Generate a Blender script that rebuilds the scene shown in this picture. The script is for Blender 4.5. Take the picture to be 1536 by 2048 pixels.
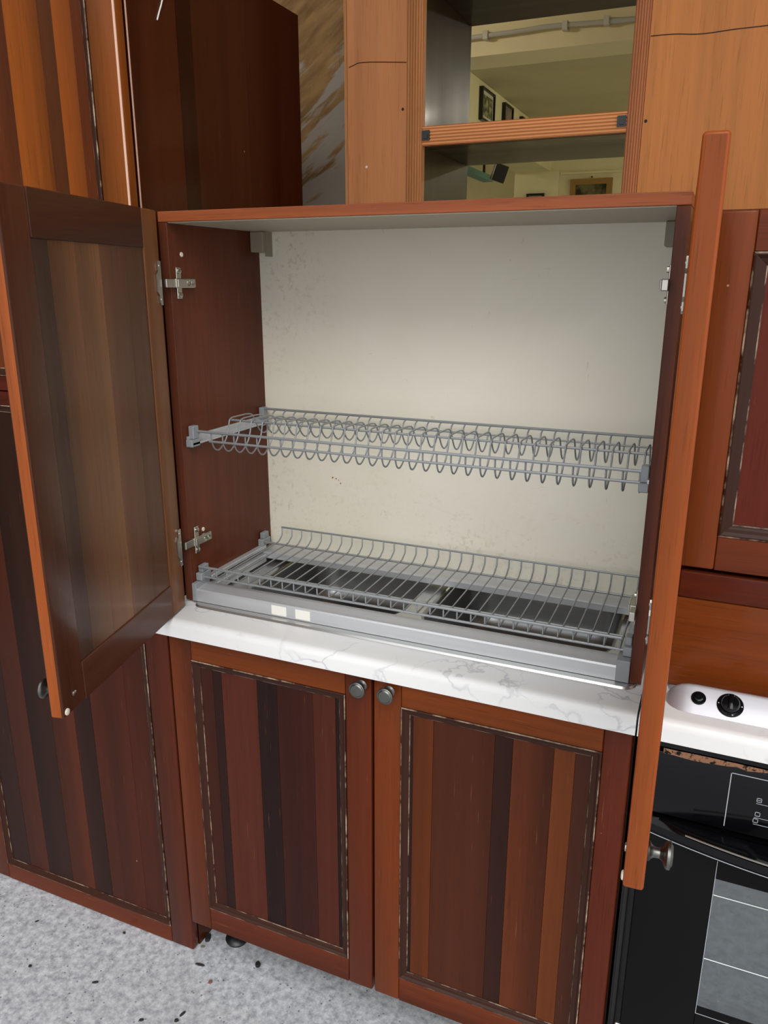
import bpy, bmesh, math, random
from mathutils import Vector, Matrix
random.seed(7)
for o in list(bpy.data.objects): bpy.data.objects.remove(o)
sc = bpy.context.scene
COL = sc.collection
PI = math.pi

# ------------------------------------------------------------------ camera
cam_d = bpy.data.cameras.new('camera'); cam = bpy.data.objects.new('camera', cam_d); COL.objects.link(cam)
cam_d.sensor_fit = 'VERTICAL'; cam_d.sensor_height = 36.0; cam_d.sensor_width = 27.0
cam_d.lens = 1564.789 / 2048 * 36.0
cam_d.clip_start = 0.02; cam_d.clip_end = 200
YAW, PITCH = 0.4075, 0.2878
cam.location = (0.9648, -1.1425, 1.5099)
cam.rotation_euler = (PI / 2 - PITCH, -0.0018, YAW)
sc.camera = cam

# ------------------------------------------------------------------ world, sun, exposure
w = bpy.data.worlds.new('world'); sc.world = w; w.use_nodes = True
bg = w.node_tree.nodes['Background']
bg.inputs['Color'].default_value = (0.97, 0.985, 1.0, 1)      # even overcast sky
bg.inputs['Strength'].default_value = 1.12
sun_d = bpy.data.lights.new('sun', 'SUN'); sun = bpy.data.objects.new('sun', sun_d); COL.objects.link(sun)
sun_d.energy = 1.55; sun_d.angle = math.radians(45); sun_d.color = (1.0, 0.98, 0.95)
sun.rotation_euler = (math.radians(44), 0, math.radians(26))   # hazy sun behind the camera, from the right
sc.view_settings.view_transform = 'Standard'; sc.view_settings.look = 'None'
sc.view_settings.gamma = 1.0; sc.view_settings.use_curve_mapping = False
sc.view_settings.exposure = 0.30

# ------------------------------------------------------------------ helpers
def lin(c):
    return tuple((v / 12.92 if v <= 0.04045 else ((v + 0.055) / 1.055) ** 2.4) for v in [x / 255 for x in c])
def rgb(r, g, b): return lin((r, g, b)) + (1.0,)

class N:
    """tiny node helper"""
    def __init__(s, name):
        s.m = bpy.data.materials.new(name); s.m.use_nodes = True
        s.t = s.m.node_tree; s.p = s.t.nodes['Principled BSDF']; s.out = s.t.nodes['Material Output']
    def add(s, typ, **k):
        n = s.t.nodes.new(typ)
        for a, v in k.items():
            if a.startswith('_'): n.inputs[int(a[1:])].default_value = v
            elif a in n.inputs: n.inputs[a].default_value = v
            else: setattr(n, a, v)
        return n
    def link(s, a, b): s.t.links.new(a, b)
    def noise(s, vec, scale, detail=4, rough=0.55, dist=0.0):
        n = s.add('ShaderNodeTexNoise'); n.inputs['Scale'].default_value = scale; n.inputs['Detail'].default_value = detail
        n.inputs['Roughness'].default_value = rough; n.inputs['Distortion'].default_value = dist
        if vec is not None: s.link(vec, n.inputs['Vector'])
        return n.outputs['Fac']
    def mapr(s, v, a, b, c, d):
        n = s.add('ShaderNodeMapRange'); s.link(v, n.inputs[0])
        for i, x in enumerate((a, b, c, d)): n.inputs[i + 1].default_value = x
        return n.outputs[0]
    def math(s, op, a, b=None):
        n = s.add('ShaderNodeMath', operation=op)
        for i, v in enumerate((a, b)):
            if v is None: continue
            if isinstance(v, (int, float)): n.inputs[i].default_value = v
            else: s.link(v, n.inputs[i])
        return n.outputs[0]
    def mix(s, fac, a, b, mode='MIX'):
        n = s.add('ShaderNodeMix', data_type='RGBA', blend_type=mode)
        for sock, v in ((n.inputs[0], fac), (n.inputs[6], a), (n.inputs[7], b)):
            if isinstance(v, (int, float, tuple)): sock.default_value = v
            else: s.link(v, sock)
        return n.outputs[2]
    def coord(s, scale=(1, 1, 1), rot=(0, 0, 0), rand=True, kind='Object'):
        tc = s.add('ShaderNodeTexCoord'); v = tc.outputs[kind]
        if rand:
            oi = s.add('ShaderNodeObjectInfo'); mu = s.math('MULTIPLY', oi.outputs['Random'], 23.7)
            va = s.add('ShaderNodeVectorMath', operation='ADD'); s.link(v, va.inputs[0]); s.link(mu, va.inputs[1]); v = va.outputs[0]
        if any(rot):
            m0 = s.add('ShaderNodeMapping'); m0.inputs['Rotation'].default_value = rot; s.link(v, m0.inputs['Vector']); v = m0.outputs['Vector']
        mp = s.add('ShaderNodeMapping'); mp.inputs['Scale'].default_value = scale
        s.link(v, mp.inputs['Vector'])
        return mp.outputs['Vector']
    def bump(s, h, strength=0.2, dist=0.002):
        b = s.add('ShaderNodeBump'); b.inputs['Strength'].default_value = strength; b.inputs['Distance'].default_value = dist
        s.link(h, b.inputs['Height']); s.link(b.outputs[0], s.p.inputs['Normal'])

def plain(name, col, rough=0.5, metal=0.0, spec=0.5, coat=0.0):
    n = N(name); p = n.p
    p.inputs['Base Color'].default_value = rgb(*col); p.inputs['Roughness'].default_value = rough
    p.inputs['Metallic'].default_value = metal; p.inputs['Specular IOR Level'].default_value = spec
    p.inputs['Coat Weight'].default_value = coat
    return n.m

def wood(name, axis='z', rough=0.3, coat=0.08, contrast=1.0, specks=True, pores=0.25):
    """lacquered veneer; the tint is the object's own colour"""
    n = N(name); oi = n.add('ShaderNodeObjectInfo')
    def sc3(a, b): return tuple(b if ax == axis else a for ax in 'xyz')
    fine = n.noise(n.coord(sc3(55, 1.6)), 1.0, 6, 0.6)
    broad = n.noise(n.coord(sc3(9, 0.35)), 1.0, 3, 0.5, 0.6)
    por = n.noise(n.coord(sc3(420, 14)), 1.0, 2, 0.5)
    f = n.math('ADD', n.mapr(fine, 0.3, 0.7, -0.13 * contrast, 0.13 * contrast), n.mapr(broad, 0.3, 0.7, -0.22 * contrast, 0.22 * contrast))
    tc = n.add('ShaderNodeTexCoord'); sg = n.add('ShaderNodeSeparateXYZ'); n.link(tc.outputs['Generated'], sg.inputs[0])
    dr_ = n.math('MULTIPLY', n.math('SUBTRACT', sg.outputs[0 if axis == 'z' else 2], 0.5), n.math('SUBTRACT', oi.outputs['Random'], 0.5))
    f = n.math('ADD', f, n.math('MULTIPLY', dr_, 1.1 * contrast))
    f = n.math('ADD', f, 1.0)
    pm = n.mapr(por, 0.58, 0.72, 0.0, pores)
    f = n.math('MULTIPLY', f, n.math('SUBTRACT', 1.0, pm))
    cr = n.add('ShaderNodeCombineColor')
    for i in range(3): n.link(f, cr.inputs[i])
    c = n.mix(1.0, oi.outputs['Color'], cr.outputs[0], 'MULTIPLY')
    fl = n.mapr(por, 0.30, 0.22, 0.0, 0.16)
    c = n.mix(fl, c, rgb(190, 130, 96))
    if specks:
        vo = n.add('ShaderNodeTexVoronoi'); vo.inputs['Scale'].default_value = 9.0; n.link(n.coord((1, 1, 1)), vo.inputs['Vector'])
        mask = n.mapr(vo.outputs['Distance'], 0.012, 0.018, 0.55, 0.0)
        c = n.mix(mask, c, rgb(205, 165, 130))
    n.link(c, n.p.inputs['Base Color'])
    n.link(n.mapr(broad, 0.3, 0.7, rough - 0.04, rough + 0.08), n.p.inputs['Roughness'])
    n.p.inputs['Coat Weight'].default_value = coat; n.p.inputs['Coat Roughness'].default_value = 0.10
    n.p.inputs['Specular IOR Level'].default_value = 0.14
    n.bump(fine, 0.05, 0.001)
    return n.m

M = {}
M['wood_z'] = wood('veneer_vertical', 'z')
M['wood_x'] = wood('veneer_horizontal', 'x')
M['wood_y'] = wood('veneer_depth', 'y')
M['raw_z'] = wood('worn_veneer_vertical', 'z', 0.5, 0.0, 0.8, False, 0.2)
M['raw_x'] = wood('worn_veneer_horizontal', 'x', 0.45, 0.1, 0.6, False, 0.12)

def worn_moulding():
    n = N('worn_moulding'); oi = n.add('ShaderNodeObjectInfo')
    at = n.add('ShaderNodeAttribute', attribute_name='edge')
    no = n.noise(n.coord((30, 30, 30)), 1.0, 3, 0.6)
    m = n.math('MULTIPLY', n.mapr(at.outputs['Fac'], 0.75, 0.95, 0.0, 1.0), n.mapr(no, 0.44, 0.66, 0.0, 0.62))
    c = n.mix(m, oi.outputs['Color'], rgb(205, 180, 155))
    n.link(c, n.p.inputs['Base Color']); n.p.inputs['Roughness'].default_value = 0.38
    n.p.inputs['Specular IOR Level'].default_value = 0.22
    return n.m
M['moulding'] = worn_moulding()

def laminate():
    n = N('marbled_laminate'); v = n.coord((1, 1, 1), rand=True)
    warp = n.add('ShaderNodeTexNoise'); warp.inputs['Scale'].default_value = 9; warp.inputs['Detail'].default_value = 5; n.link(v, warp.inputs['Vector'])
    va = n.add('ShaderNodeVectorMath', operation='MULTIPLY_ADD'); n.link(warp.outputs['Color'], va.inputs[0]); va.inputs[1].default_value = (0.22, 0.22, 0.22); n.link(v, va.inputs[2])
    vo = n.add('ShaderNodeTexVoronoi', feature='DISTANCE_TO_EDGE'); vo.inputs['Scale'].default_value = 9; n.link(va.outputs[0], vo.inputs['Vector'])
    line = n.mapr(vo.outputs['Distance'], 0.0, 0.035, 1.0, 0.0)
    gate = n.mapr(n.noise(v, 7, 3), 0.42, 0.58, 0.0, 0.62)
    c = n.mix(n.math('MULTIPLY', line, gate), rgb(228, 228, 227), rgb(152, 155, 166))
    cl = n.mapr(n.noise(v, 5, 4), 0.35, 0.7, 0.0, 0.35)
    c = n.mix(cl, c, rgb(218, 216, 213))
    n.link(c, n.p.inputs['Base Color']); n.p.inputs['Roughness'].default_value = 0.28
    return n.m
M['laminate'] = laminate()

def brushed(name, col, rough, metal=1.0):
    n = N(name); v = n.coord((2, 60, 60))
    no = n.noise(v, 1.0, 4)
    c = n.mix(n.mapr(no, 0.3, 0.7, 0.0, 1.0), rgb(*[int(x * 0.95) for x in col]), rgb(*col))
    n.link(c, n.p.inputs['Base Color']); n.p.inputs['Metallic'].default_value = metal
    n.link(n.mapr(no, 0.3, 0.7, rough - 0.02, rough + 0.03), n.p.inputs['Roughness'])
    return n.m
M['steel'] = brushed('stainless_steel', (214, 214, 212), 0.30, metal=0.9)
M['bowl_steel'] = brushed('bowl_steel', (172, 173, 174), 0.36)
M['hob_steel'] = brushed('brushed_hob_steel', (206, 207, 213), 0.5, metal=0.7)
M['alu'] = brushed('dull_aluminium', (206, 208, 211), 0.45, metal=0.55)
M['wire'] = plain('grey_coated_wire', (146, 149, 151), 0.38, 0.35)
M['grey_plastic'] = plain('grey_plastic', (140, 144, 147), 0.45)
M['nickel'] = plain('nickel', (186, 182, 172), 0.28, 1.0)
M['pewter'] = plain('aged_pewter', (112, 112, 108), 0.36, 1.0)
M['black_plastic'] = plain('black_plastic', (20, 20, 21), 0.35)
M['black_gloss'] = plain('black_gloss_glass', (4, 4, 6), 0.12, 0, 0.3, 0.0)
M['black_matt'] = plain('black_enamel', (9, 9, 10), 0.5, 0, 0.12)
M['white_mark'] = plain('pale_print', (168, 172, 178), 0.5)
M['white_plastic'] = plain('white_plastic', (222, 214, 196), 0.5)
M['tape'] = plain('white_tape', (232, 230, 222), 0.7)
M['beige_plastic'] = plain('beige_plastic', (150, 142, 122), 0.5)
M['rubber'] = plain('dark_rubber', (24, 23, 22), 0.8)
M['chip'] = plain('dark_chip', (38, 34, 32), 0.75)

def backboard():
    n = N('stained_cream_board'); v = n.coord((1, 1, 1), rand=False)
    c = n.mix(n.mapr(n.noise(v, 4, 5), 0.35, 0.7, 0, 0.5), rgb(238, 233, 216), rgb(226, 219, 196))
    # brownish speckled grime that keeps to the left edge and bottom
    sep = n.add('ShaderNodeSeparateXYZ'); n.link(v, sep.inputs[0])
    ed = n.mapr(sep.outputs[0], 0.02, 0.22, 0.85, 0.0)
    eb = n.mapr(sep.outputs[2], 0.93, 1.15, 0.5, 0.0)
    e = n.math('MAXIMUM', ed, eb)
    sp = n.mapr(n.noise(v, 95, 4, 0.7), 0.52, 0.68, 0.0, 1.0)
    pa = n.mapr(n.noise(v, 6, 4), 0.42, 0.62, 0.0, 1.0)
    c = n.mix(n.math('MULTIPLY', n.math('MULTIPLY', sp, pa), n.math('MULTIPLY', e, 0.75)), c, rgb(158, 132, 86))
    sc_ = n.mapr(n.noise(v, 33, 3, 0.6, 1.5), 0.69, 0.74, 0.0, 0.28)
    c = n.mix(sc_, c, rgb(176, 160, 120))
    n.link(c, n.p.inputs['Base Color']); n.p.inputs['Roughness'].default_value = 0.5
    return n.m
M['backboard'] = backboard()

def terrazzo():
    n = N('pale_speckled_stone'); v = n.coord((1, 1, 1), rand=False)
    c = n.mix(n.mapr(n.noise(v, 55, 6, 0.7), 0.36, 0.64, 0, 1), rgb(140, 142, 148), rgb(200, 202, 206))
    c = n.mix(n.mapr(n.noise(v, 90, 3, 0.6), 0.52, 0.66, 0, 0.45), c, rgb(216, 217, 220))
    vo = n.add('ShaderNodeTexVoronoi'); vo.inputs['Scale'].default_value = 75; n.link(v, vo.inputs['Vector'])
    g = n.mapr(n.noise(v, 40, 2), 0.5, 0.56, 0, 1)
    c = n.mix(n.math('MULTIPLY', n.mapr(vo.outputs['Distance'], 0.11, 0.19, 0.85, 0.0), g), c, rgb(78, 76, 78))
    c = n.mix(n.mapr(n.noise(v, 3, 4), 0.5, 0.75, 0, 0.35), c, rgb(164, 166, 170))
    n.link(c, n.p.inputs['Base Color']); n.p.inputs['Roughness'].default_value = 0.55
    n.bump(n.noise(v, 120, 3), 0.15, 0.001)
    return n.m
M['floor'] = terrazzo()

def old_wall():
    n = N('stripped_wall'); v = n.coord((1, 1, 1), rand=False)
    r = n.coord((6.0, 1, 30), (0, math.radians(36), 0), rand=False)
    band = n.noise(r, 1.0, 5, 0.6, 0.4)
    c = n.mix(n.mapr(band, 0.35, 0.65, 0, 1), rgb(142, 104, 60), rgb(190, 146, 90))
    sep = n.add('ShaderNodeSeparateXYZ'); n.link(v, sep.inputs[0])
    # scraped patch of bare grey plaster on the lower right
    pm = n.math('ADD', n.math('MULTIPLY', sep.outputs[0], 1.3), n.math('MULTIPLY', sep.outputs[2], -1.1))
    pm = n.math('ADD', pm, n.mapr(n.noise(r, 0.9, 5), 0.2, 0.8, -0.55, 0.55))
    c = n.mix(n.mapr(pm, -2.42, -2.30, 0, 0.9), c, rgb(190, 176, 160))
    lines = n.mapr(n.noise(n.coord((7, 1, 90), (0, math.radians(36), 0), rand=False), 1.0, 4, 0.6), 0.60, 0.68, 0, 0.75)
    c = n.mix(lines, c, rgb(176, 160, 132))
    drip = n.mapr(n.noise(n.coord((130, 1, 5), rand=False), 1.0, 3), 0.62, 0.7, 0, 0.6)
    c = n.mix(n.math('MULTIPLY', drip, n.mapr(sep.outputs[2], 1.85, 2.05, 0.15, 1)), c, rgb(188, 172, 142))
    n.link(c, n.p.inputs['Base Color']); n.p.inputs['Roughness'].default_value = 0.8
    n.bump(band, 0.4, 0.004)
    return n.m
M['old_wall'] = old_wall()

def paint(name, col):
    n = N(name); v = n.coord((1, 1, 1), rand=False)
    c = n.mix(n.mapr(n.noise(v, 2.5, 4), 0.3, 0.7, 0, 1), rgb(*col), rgb(*[int(x * 0.95) for x in col]))
    n.link(c, n.p.inputs['Base Color']); n.p.inputs['Roughness'].default_value = 0.75
    return n.m
M['yellow_wall'] = paint('pale_yellow_paint', (228, 221, 180))
M['ceil_paint'] = paint('yellowed_ceiling_paint', (196, 187, 150))
M['shade_grey'] = paint('shade_grey_render', (150, 146, 138))

def wood_tint(c, mat):
    r, g, b = rgb(*c)[:3]
    if mat in (M['raw_z'], M['raw_x']): return (r * 0.86, g * 0.88, b * 0.95, 1.0)
    return (r * 0.56, g * 0.55, b * 0.42, 1.0)
# ---- geometry helpers
def newbm(): return bmesh.new()
def box(bm, x0, x1, y0, y1, z0, z1):
    v = [bm.verts.new((x, y, z)) for x in (x0, x1) for y in (y0, y1) for z in (z0, z1)]
    for f in ((0, 1, 3, 2), (4, 6, 7, 5), (0, 4, 5, 1), (2, 3, 7, 6), (0, 2, 6, 4), (1, 5, 7, 3)):
        bm.faces.new([v[i] for i in f])
    return v
def bevel_all(bm, r, seg=2):
    if r > 0:
        bmesh.ops.bevel(bm, geom=list(bm.edges), offset=r, segments=seg, affect='EDGES', profile=0.5, clamp_overlap=True)
def bbox(x0, x1, y0, y1, z0, z1, r=0.0, seg=2):
    bm = newbm(); box(bm, x0, x1, y0, y1, z0, z1); bmesh.ops.recalc_face_normals(bm, faces=bm.faces); bevel_all(bm, r, seg); return bm
def tube(bm, pts, r, n=8, cap=True):
    pts = [Vector(p) for p in pts]; rings = []
    t0 = (pts[1] - pts[0]).normalized()
    ref = Vector((0, 0, 1)) if abs(t0.z) < 0.9 else Vector((1, 0, 0))
    nrm = (ref - t0 * ref.dot(t0)).normalized()
    for i, p in enumerate(pts):
        t = ((pts[min(i + 1, len(pts) - 1)] - p).normalized() + (p - pts[max(i - 1, 0)]).normalized())
        t = t.normalized() if t.length > 1e-9 else t0
        nrm = (nrm - t * nrm.dot(t)); nrm = nrm.normalized() if nrm.length > 1e-6 else t.orthogonal().normalized()
        b = t.cross(nrm)
        rings.append([bm.verts.new(p + r * (math.cos(2 * PI * k / n) * nrm + math.sin(2 * PI * k / n) * b)) for k in range(n)])
    for a, b in zip(rings, rings[1:]):
        for k in range(n): bm.faces.new((a[k], a[(k + 1) % n], b[(k + 1) % n], b[k]))
    if cap:
        bm.faces.new(rings[0][::-1]); bm.faces.new(rings[-1])
def smooth_path(P, sub=5):
    P = [Vector(p) for p in P]; out = []
    for i in range(len(P) - 1):
        p0, p1, p2, p3 = P[max(i - 1, 0)], P[i], P[i + 1], P[min(i + 2, len(P) - 1)]
        for k in range(sub):
            t = k / sub
            out.append(0.5 * ((2 * p1) + (-p0 + p2) * t + (2 * p0 - 5 * p1 + 4 * p2 - p3) * t * t + (-p0 + 3 * p1 - 3 * p2 + p3) * t ** 3))
    out.append(P[-1]); return out
def lathe(bm, prof, axis_o, axis_d, n=24):
    """prof: list of (distance along axis, radius)"""
    o = Vector(axis_o); d = Vector(axis_d).normalized(); u = d.orthogonal().normalized(); v = d.cross(u); rings = []
    for (h, r) in prof:
        rings.append([bm.verts.new(o + d * h + max(r, 1e-5) * (math.cos(2 * PI * k / n) * u + math.sin(2 * PI * k / n) * v)) for k in range(n)])
    for a, b in zip(rings, rings[1:]):
        for k in range(n): bm.faces.new((a[k], a[(k + 1) % n], b[(k + 1) % n], b[k]))
    bm.faces.new(rings[0][::-1]); bm.faces.new(rings[-1])
def extrude_profile(bm, prof, a, b, axis='x'):
    """closed profile of (p,q) pairs swept from a to b; x: (y,z)  z: (x,y)  y: (x,z)"""
    def P(t, p):
        return (t, p[0], p[1]) if axis == 'x' else ((p[0], p[1], t) if axis == 'z' else (p[0], t, p[1]))
    A = [bm.verts.new(P(a, p)) for p in prof]; B = [bm.verts.new(P(b, p)) for p in prof]; n = len(prof)
    for i in range(n): bm.faces.new((A[i], A[(i + 1) % n], B[(i + 1) % n], B[i]))
    bm.faces.new(A[::-1]); bm.faces.new(B)
    bmesh.ops.recalc_face_normals(bm, faces=bm.faces)
def obj(name, bm, mat, parent=None, color=None, smooth=False, loc=None, recalc=True, mats=None):
    if recalc: bmesh.ops.recalc_face_normals(bm, faces=bm.faces)
    me = bpy.data.meshes.new(name); bm.to_mesh(me); bm.free()
    for m in (mats or [mat]): me.materials.append(m)
    if smooth:
        for p in me.polygons: p.use_smooth = True
        if smooth == 'auto':
            try: me.set_sharp_from_angle(angle=math.radians(35))
            except Exception: pass
    o = bpy.data.objects.new(name, me); COL.objects.link(o)
    if color: o.color = wood_tint(color, mat)
    if loc: o.location = loc
    if parent is not None: attach(o, parent)
    return o
def attach(o, parent):
    o.parent = parent
    if parent.type == 'EMPTY' and parent.parent is None:
        o.matrix_parent_inverse = Matrix.Translation(-Vector(parent.location))
def tag(o, label, cat, group=None):
    o['label'] = label; o['category'] = cat
    if group: o['group'] = group
    return o
def thing(name, label, cat, loc, group=None):
    o = bpy.data.objects.new(name, None); COL.objects.link(o); o.location = loc; o.empty_display_size = 0.1
    return tag(o, label, cat, group)
def struct(o): o['kind'] = 'structure'; return o
def dup(o, parent, loc=None):
    c = o.copy(); COL.objects.link(c); c.parent = parent; c.matrix_parent_inverse = o.matrix_parent_inverse.copy()
    if loc is not None: c.location = loc
    return c

# ------------------------------------------------------------------ the setting
struct(obj('floor', bbox(-6, 7, -9, 9, -0.1, 0), M['floor']))
# back wall with a wide opening behind the shelf unit
bm = newbm(); box(bm, -4, 0.18, 1.03, 1.18, 0, 3.1); box(bm, 1.7, 5, 1.03, 1.18, 0, 3.1); box(bm, 0.18, 1.7, 1.03, 1.18, 2.5, 3.1)
struct(obj('wall_back', bm, M['old_wall']))

struct(obj('shade_wall_left', bbox(-2.2, -2.05, -4.5, 1.03, 0, 3.1), M['shade_grey']))  # unseen wall added to block light from the left
struct(obj('shade_slab_front', bbox(-6, 7, -0.7, 1.18, 3.1, 3.25), M['shade_grey']))  # unseen roof slab added to cut the light from above
# room beyond the opening
struct(obj('wall_far', bbox(-1.255, 4, 7.43, 8.4, 0, 3.0), M['yellow_wall']))
struct(obj('wall_recess', bbox(-3.4, -1.255, 8.3, 8.4, 0, 3.0), M['yellow_wall']))
struct(obj('trim_1', bbox(-0.79, 3.3, 7.412, 7.4295, 2.535, 2.56, 0.003, 1), M['yellow_wall']))
struct(obj('wall_far_left', bbox(-3.4, -3.3, 1.18, 8.3, 0, 3.0), M['yellow_wall']))
struct(obj('wall_far_right', bbox(3.3, 3.4, 1.18, 7.43, 0, 3.0), M['yellow_wall']))
struct(obj('ceiling', bbox(-3.3, 3.3, 1.18, 8.3, 2.896, 3.02), M['ceil_paint']))
struct(obj('ceiling_beam', bbox(-3.3, 3.3, 2.93, 3.164, 2.546, 2.896), M['yellow_wall']))
struct(obj('ceiling_bulkhead', bbox(-1.255, -0.89, 3.164, 7.43, 2.574, 2.896), M['yellow_wall']))
struct(obj('wall_column', bbox(-1.255, -0.80, 7.40, 7.4295, 0, 2.574), M['yellow_wall']))

# ------------------------------------------------------------------ doors
T = 0.022
def moulding_piece(side, x0, x1, z0, z1, m, y0=-T):
    """one mitred side of the bead round a door panel"""
    prof = [(0.0, -0.006, 0.0), (0.0, 0.0005, 0.95), (0.10, 0.0012, 1.0), (0.2, 0.0014, 0.2), (0.42, -0.0022, 0.0), (0.65, -0.0032, 0.0), (0.8, -0.0045, 0.1), (0.93, -0.0052, 1.0), (1.0, -0.0062, 0.8), (1.0, -0.0085, 0.0)]
    bm = newbm(); rows = []
    for s, h, e in prof:
        d = s * m; y = y0 - h
        if side == 'b': a, b = (x0 + d, y, z0 + d), (x1 - d, y, z0 + d)
        elif side == 't': a, b = (x0 + d, y, z1 - d), (x1 - d, y, z1 - d)
        elif side == 'l': a, b = (x0 + d, y, z0 + d), (x0 + d, y, z1 - d)
        else: a, b = (x1 - d, y, z0 + d), (x1 - d, y, z1 - d)
        rows.append([bm.verts.new(a), bm.verts.new(b)])
    for p, q in zip(rows, rows[1:]): bm.faces.new((p[0], p[1], q[1], q[0]))
    ed = [e for s, h, e in prof for _ in (0, 1)]
    return bm, ed
def knob(bm, o, d):
    lathe(bm, [(0, 0.010), (0.0025, 0.0105), (0.004, 0.008), (0.007, 0.0058), (0.013, 0.0055), (0.0165, 0.008), (0.0185, 0.0135), (0.0205, 0.0152), (0.0235, 0.0152), (0.0245, 0.0138), (0.0245, 0.0125), (0.0262, 0.0105), (0.0268, 0.0)], o, d, 28)

def make_door(parent, name, w, h, loc, rotz, sx, st0, st1, rails, panels, col, mcol, face='out', bead=0.016, moulded=True, railcols=None, stcols=None):
    """local frame: hinge line at x=0 on the inner face (y=0), outer face at y=-T. st0 / st1: stile widths at x=0 / x=w.
    rails: [(z0,z1)...]; panels: [(z0,z1,[(u0,u1,colour)...])]"""
    def X(a, b): return (min(sx * a, sx * b), max(sx * a, sx * b))
    zc0, zc1 = rails[0][1] - 0.004, rails[-1][0] + 0.004
    cx = X(st0 - 0.004, w - st1 + 0.004)
    core = bbox(cx[0], cx[1], -0.0135 if face == 'out' else -0.0165, -0.003 if face == 'out' else -0.0075, zc0, zc1)
    d = obj(name, core, M['wood_z'], parent, col, loc=loc); d.rotation_euler = (0, 0, rotz)
    sc0, sc1 = stcols or (col, col)
    for (a, b), c in ((X(0, st0), sc0), (X(w - st1, w), sc1)):
        obj('stile', bbox(a, b, -T, 0, 0, h, 0.0035, 3), M['wood_z'], d, c, smooth='auto')
    a, b = X(st0 + 0.0003, w - st1 - 0.0003)
    for i, (z0, z1) in enumerate(rails):
        obj('rail', bbox(a, b, -T + 0.0003, -0.0003, z0, z1, 0.0012, 1), M['wood_x'], d, (railcols[i] if railcols else col), smooth='auto')
    for (z0, z1, strips) in panels:
        for u0, u1, c in strips:
            p = X(st0 + (w - st0 - st1) * u0 + 0.0002, st0 + (w - st0 - st1) * u1 - 0.0002)
            yy = (-0.0152, -0.0135) if face == 'out' else (-0.0075, -0.0032)
            obj('plank', bbox(p[0], p[1], yy[0], yy[1], z0, z1, 0.0003, 1), M['wood_z'], d, c)
        if moulded:
            x0, x1 = X(st0, w - st1)
            for s in 'btlr':
                bm, ed = moulding_piece(s, x0, x1, z0, z1, bead)
                o = obj('moulding', bm, M['moulding'], d, mcol, smooth=False, recalc=True)
                at = o.data.attributes.new('edge', 'FLOAT', 'POINT')
                for i, e in enumerate(ed): at.data[i].value = e
    return d

FR = (126, 58, 26); FRD = (96, 42, 24); MOULD = (70, 36, 24)

# ------------------------------------------------------------------ tall cabinet on the left
TX0, TX1 = -0.682, -0.0228
tall = thing('tall_cabinet', 'tall brown wooden cupboard with striped panels at the left, standing on the floor', 'cabinet', (-0.35, 0.3, 0))
obj('carcass', bbox(TX0, TX1 - 0.0012, 0.052, 0.647, 0.0, 2.0895), M['wood_z'], tall, (70, 32, 20))
for y0, y1, c in ((0.052, 0.19, (84, 38, 20)), (0.19, 0.235, (74, 32, 18)), (0.235, 0.42, (86, 42, 22)), (0.42, 0.647, (74, 32, 16))):
    obj('veneer_strip', bbox(TX1 - 0.0012, TX1, y0 + 0.0002, y1 - 0.0002, 0.0, 2.0895, 0.0006 if y0 < 0.06 else 0), M['wood_z'], tall, c)
TW = TX1 - TX0 - 0.001
def fr(x): return (x - (TX0 + 0.075)) / (TW - 0.075 - 0.061)
low = [(-0.607, -0.53, (57, 28, 22)), (-0.53, -0.466, (83, 37, 25)), (-0.466, -0.388, (53, 27, 20)), (-0.388, -0.316, (92, 42, 26)), (-0.316, -0.262, (57, 28, 21)), (-0.262, -0.157, (86, 37, 24)), (-0.157, -0.0845, (80, 34, 22))]
upp = [(-0.607, -0.50, (118, 59, 25)), (-0.50, -0.40, (142, 73, 26)), (-0.40, -0.277, (112, 54, 25)), (-0.277, -0.198, (156, 81, 26)), (-0.198, -0.166, (91, 46, 19)), (-0.166, -0.124, (148, 75, 25)), (-0.124, -0.0845, (115, 54, 22))]
clamp = lambda v: max(0.0, min(1.0, v))
make_door(tall, 'door', TW, 1.285, (TX0, 0.0500, 0.004), 0, 1, 0.075, 0.061, [(0.0, 0.046), (1.257, 1.285)],
          [(0.046, 1.257, [(clamp(fr(a)), clamp(fr(b)), c) for a, b, c in low])], (124, 54, 26), MOULD,
          railcols=[(118, 54, 30), (96, 36, 24)], stcols=((104, 48, 28), (104, 46, 28)))
make_door(tall, 'door', TW, 0.795, (TX0, 0.0500, 1.2915), 0, 1, 0.075, 0.061, [(0.0, 0.030), (0.742, 0.795)],
          [(0.030, 0.742, [(clamp(fr(a)), clamp(fr(b)), c) for a, b, c in upp])], (124, 54, 26), MOULD,
          railcols=[(96, 36, 24), (120, 56, 28)], stcols=((140, 70, 30), (152, 82, 34)))
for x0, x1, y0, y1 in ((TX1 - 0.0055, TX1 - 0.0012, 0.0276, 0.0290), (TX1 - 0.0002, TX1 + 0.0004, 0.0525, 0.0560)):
    obj('edge_highlight', bbox(x0, x1, y0, y1, 1.33, 2.082), plain('pale_edge_highlight', (214, 172, 150), 0.5), tall)  # pale strips paint a sky highlight along the door and body edges

bm = newbm(); tube(bm, smooth_path([(TX1 + 0.001, 0.135, 1.948), (TX1 + 0.001, 0.142, 1.962), (TX1 + 0.0015, 0.150, 1.978), (TX1 + 0.0008, 0.160, 2.000)], 4), 0.0014, 6)
obj('peeled_film', bm, M['tape'], tall, smooth=True)
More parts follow.
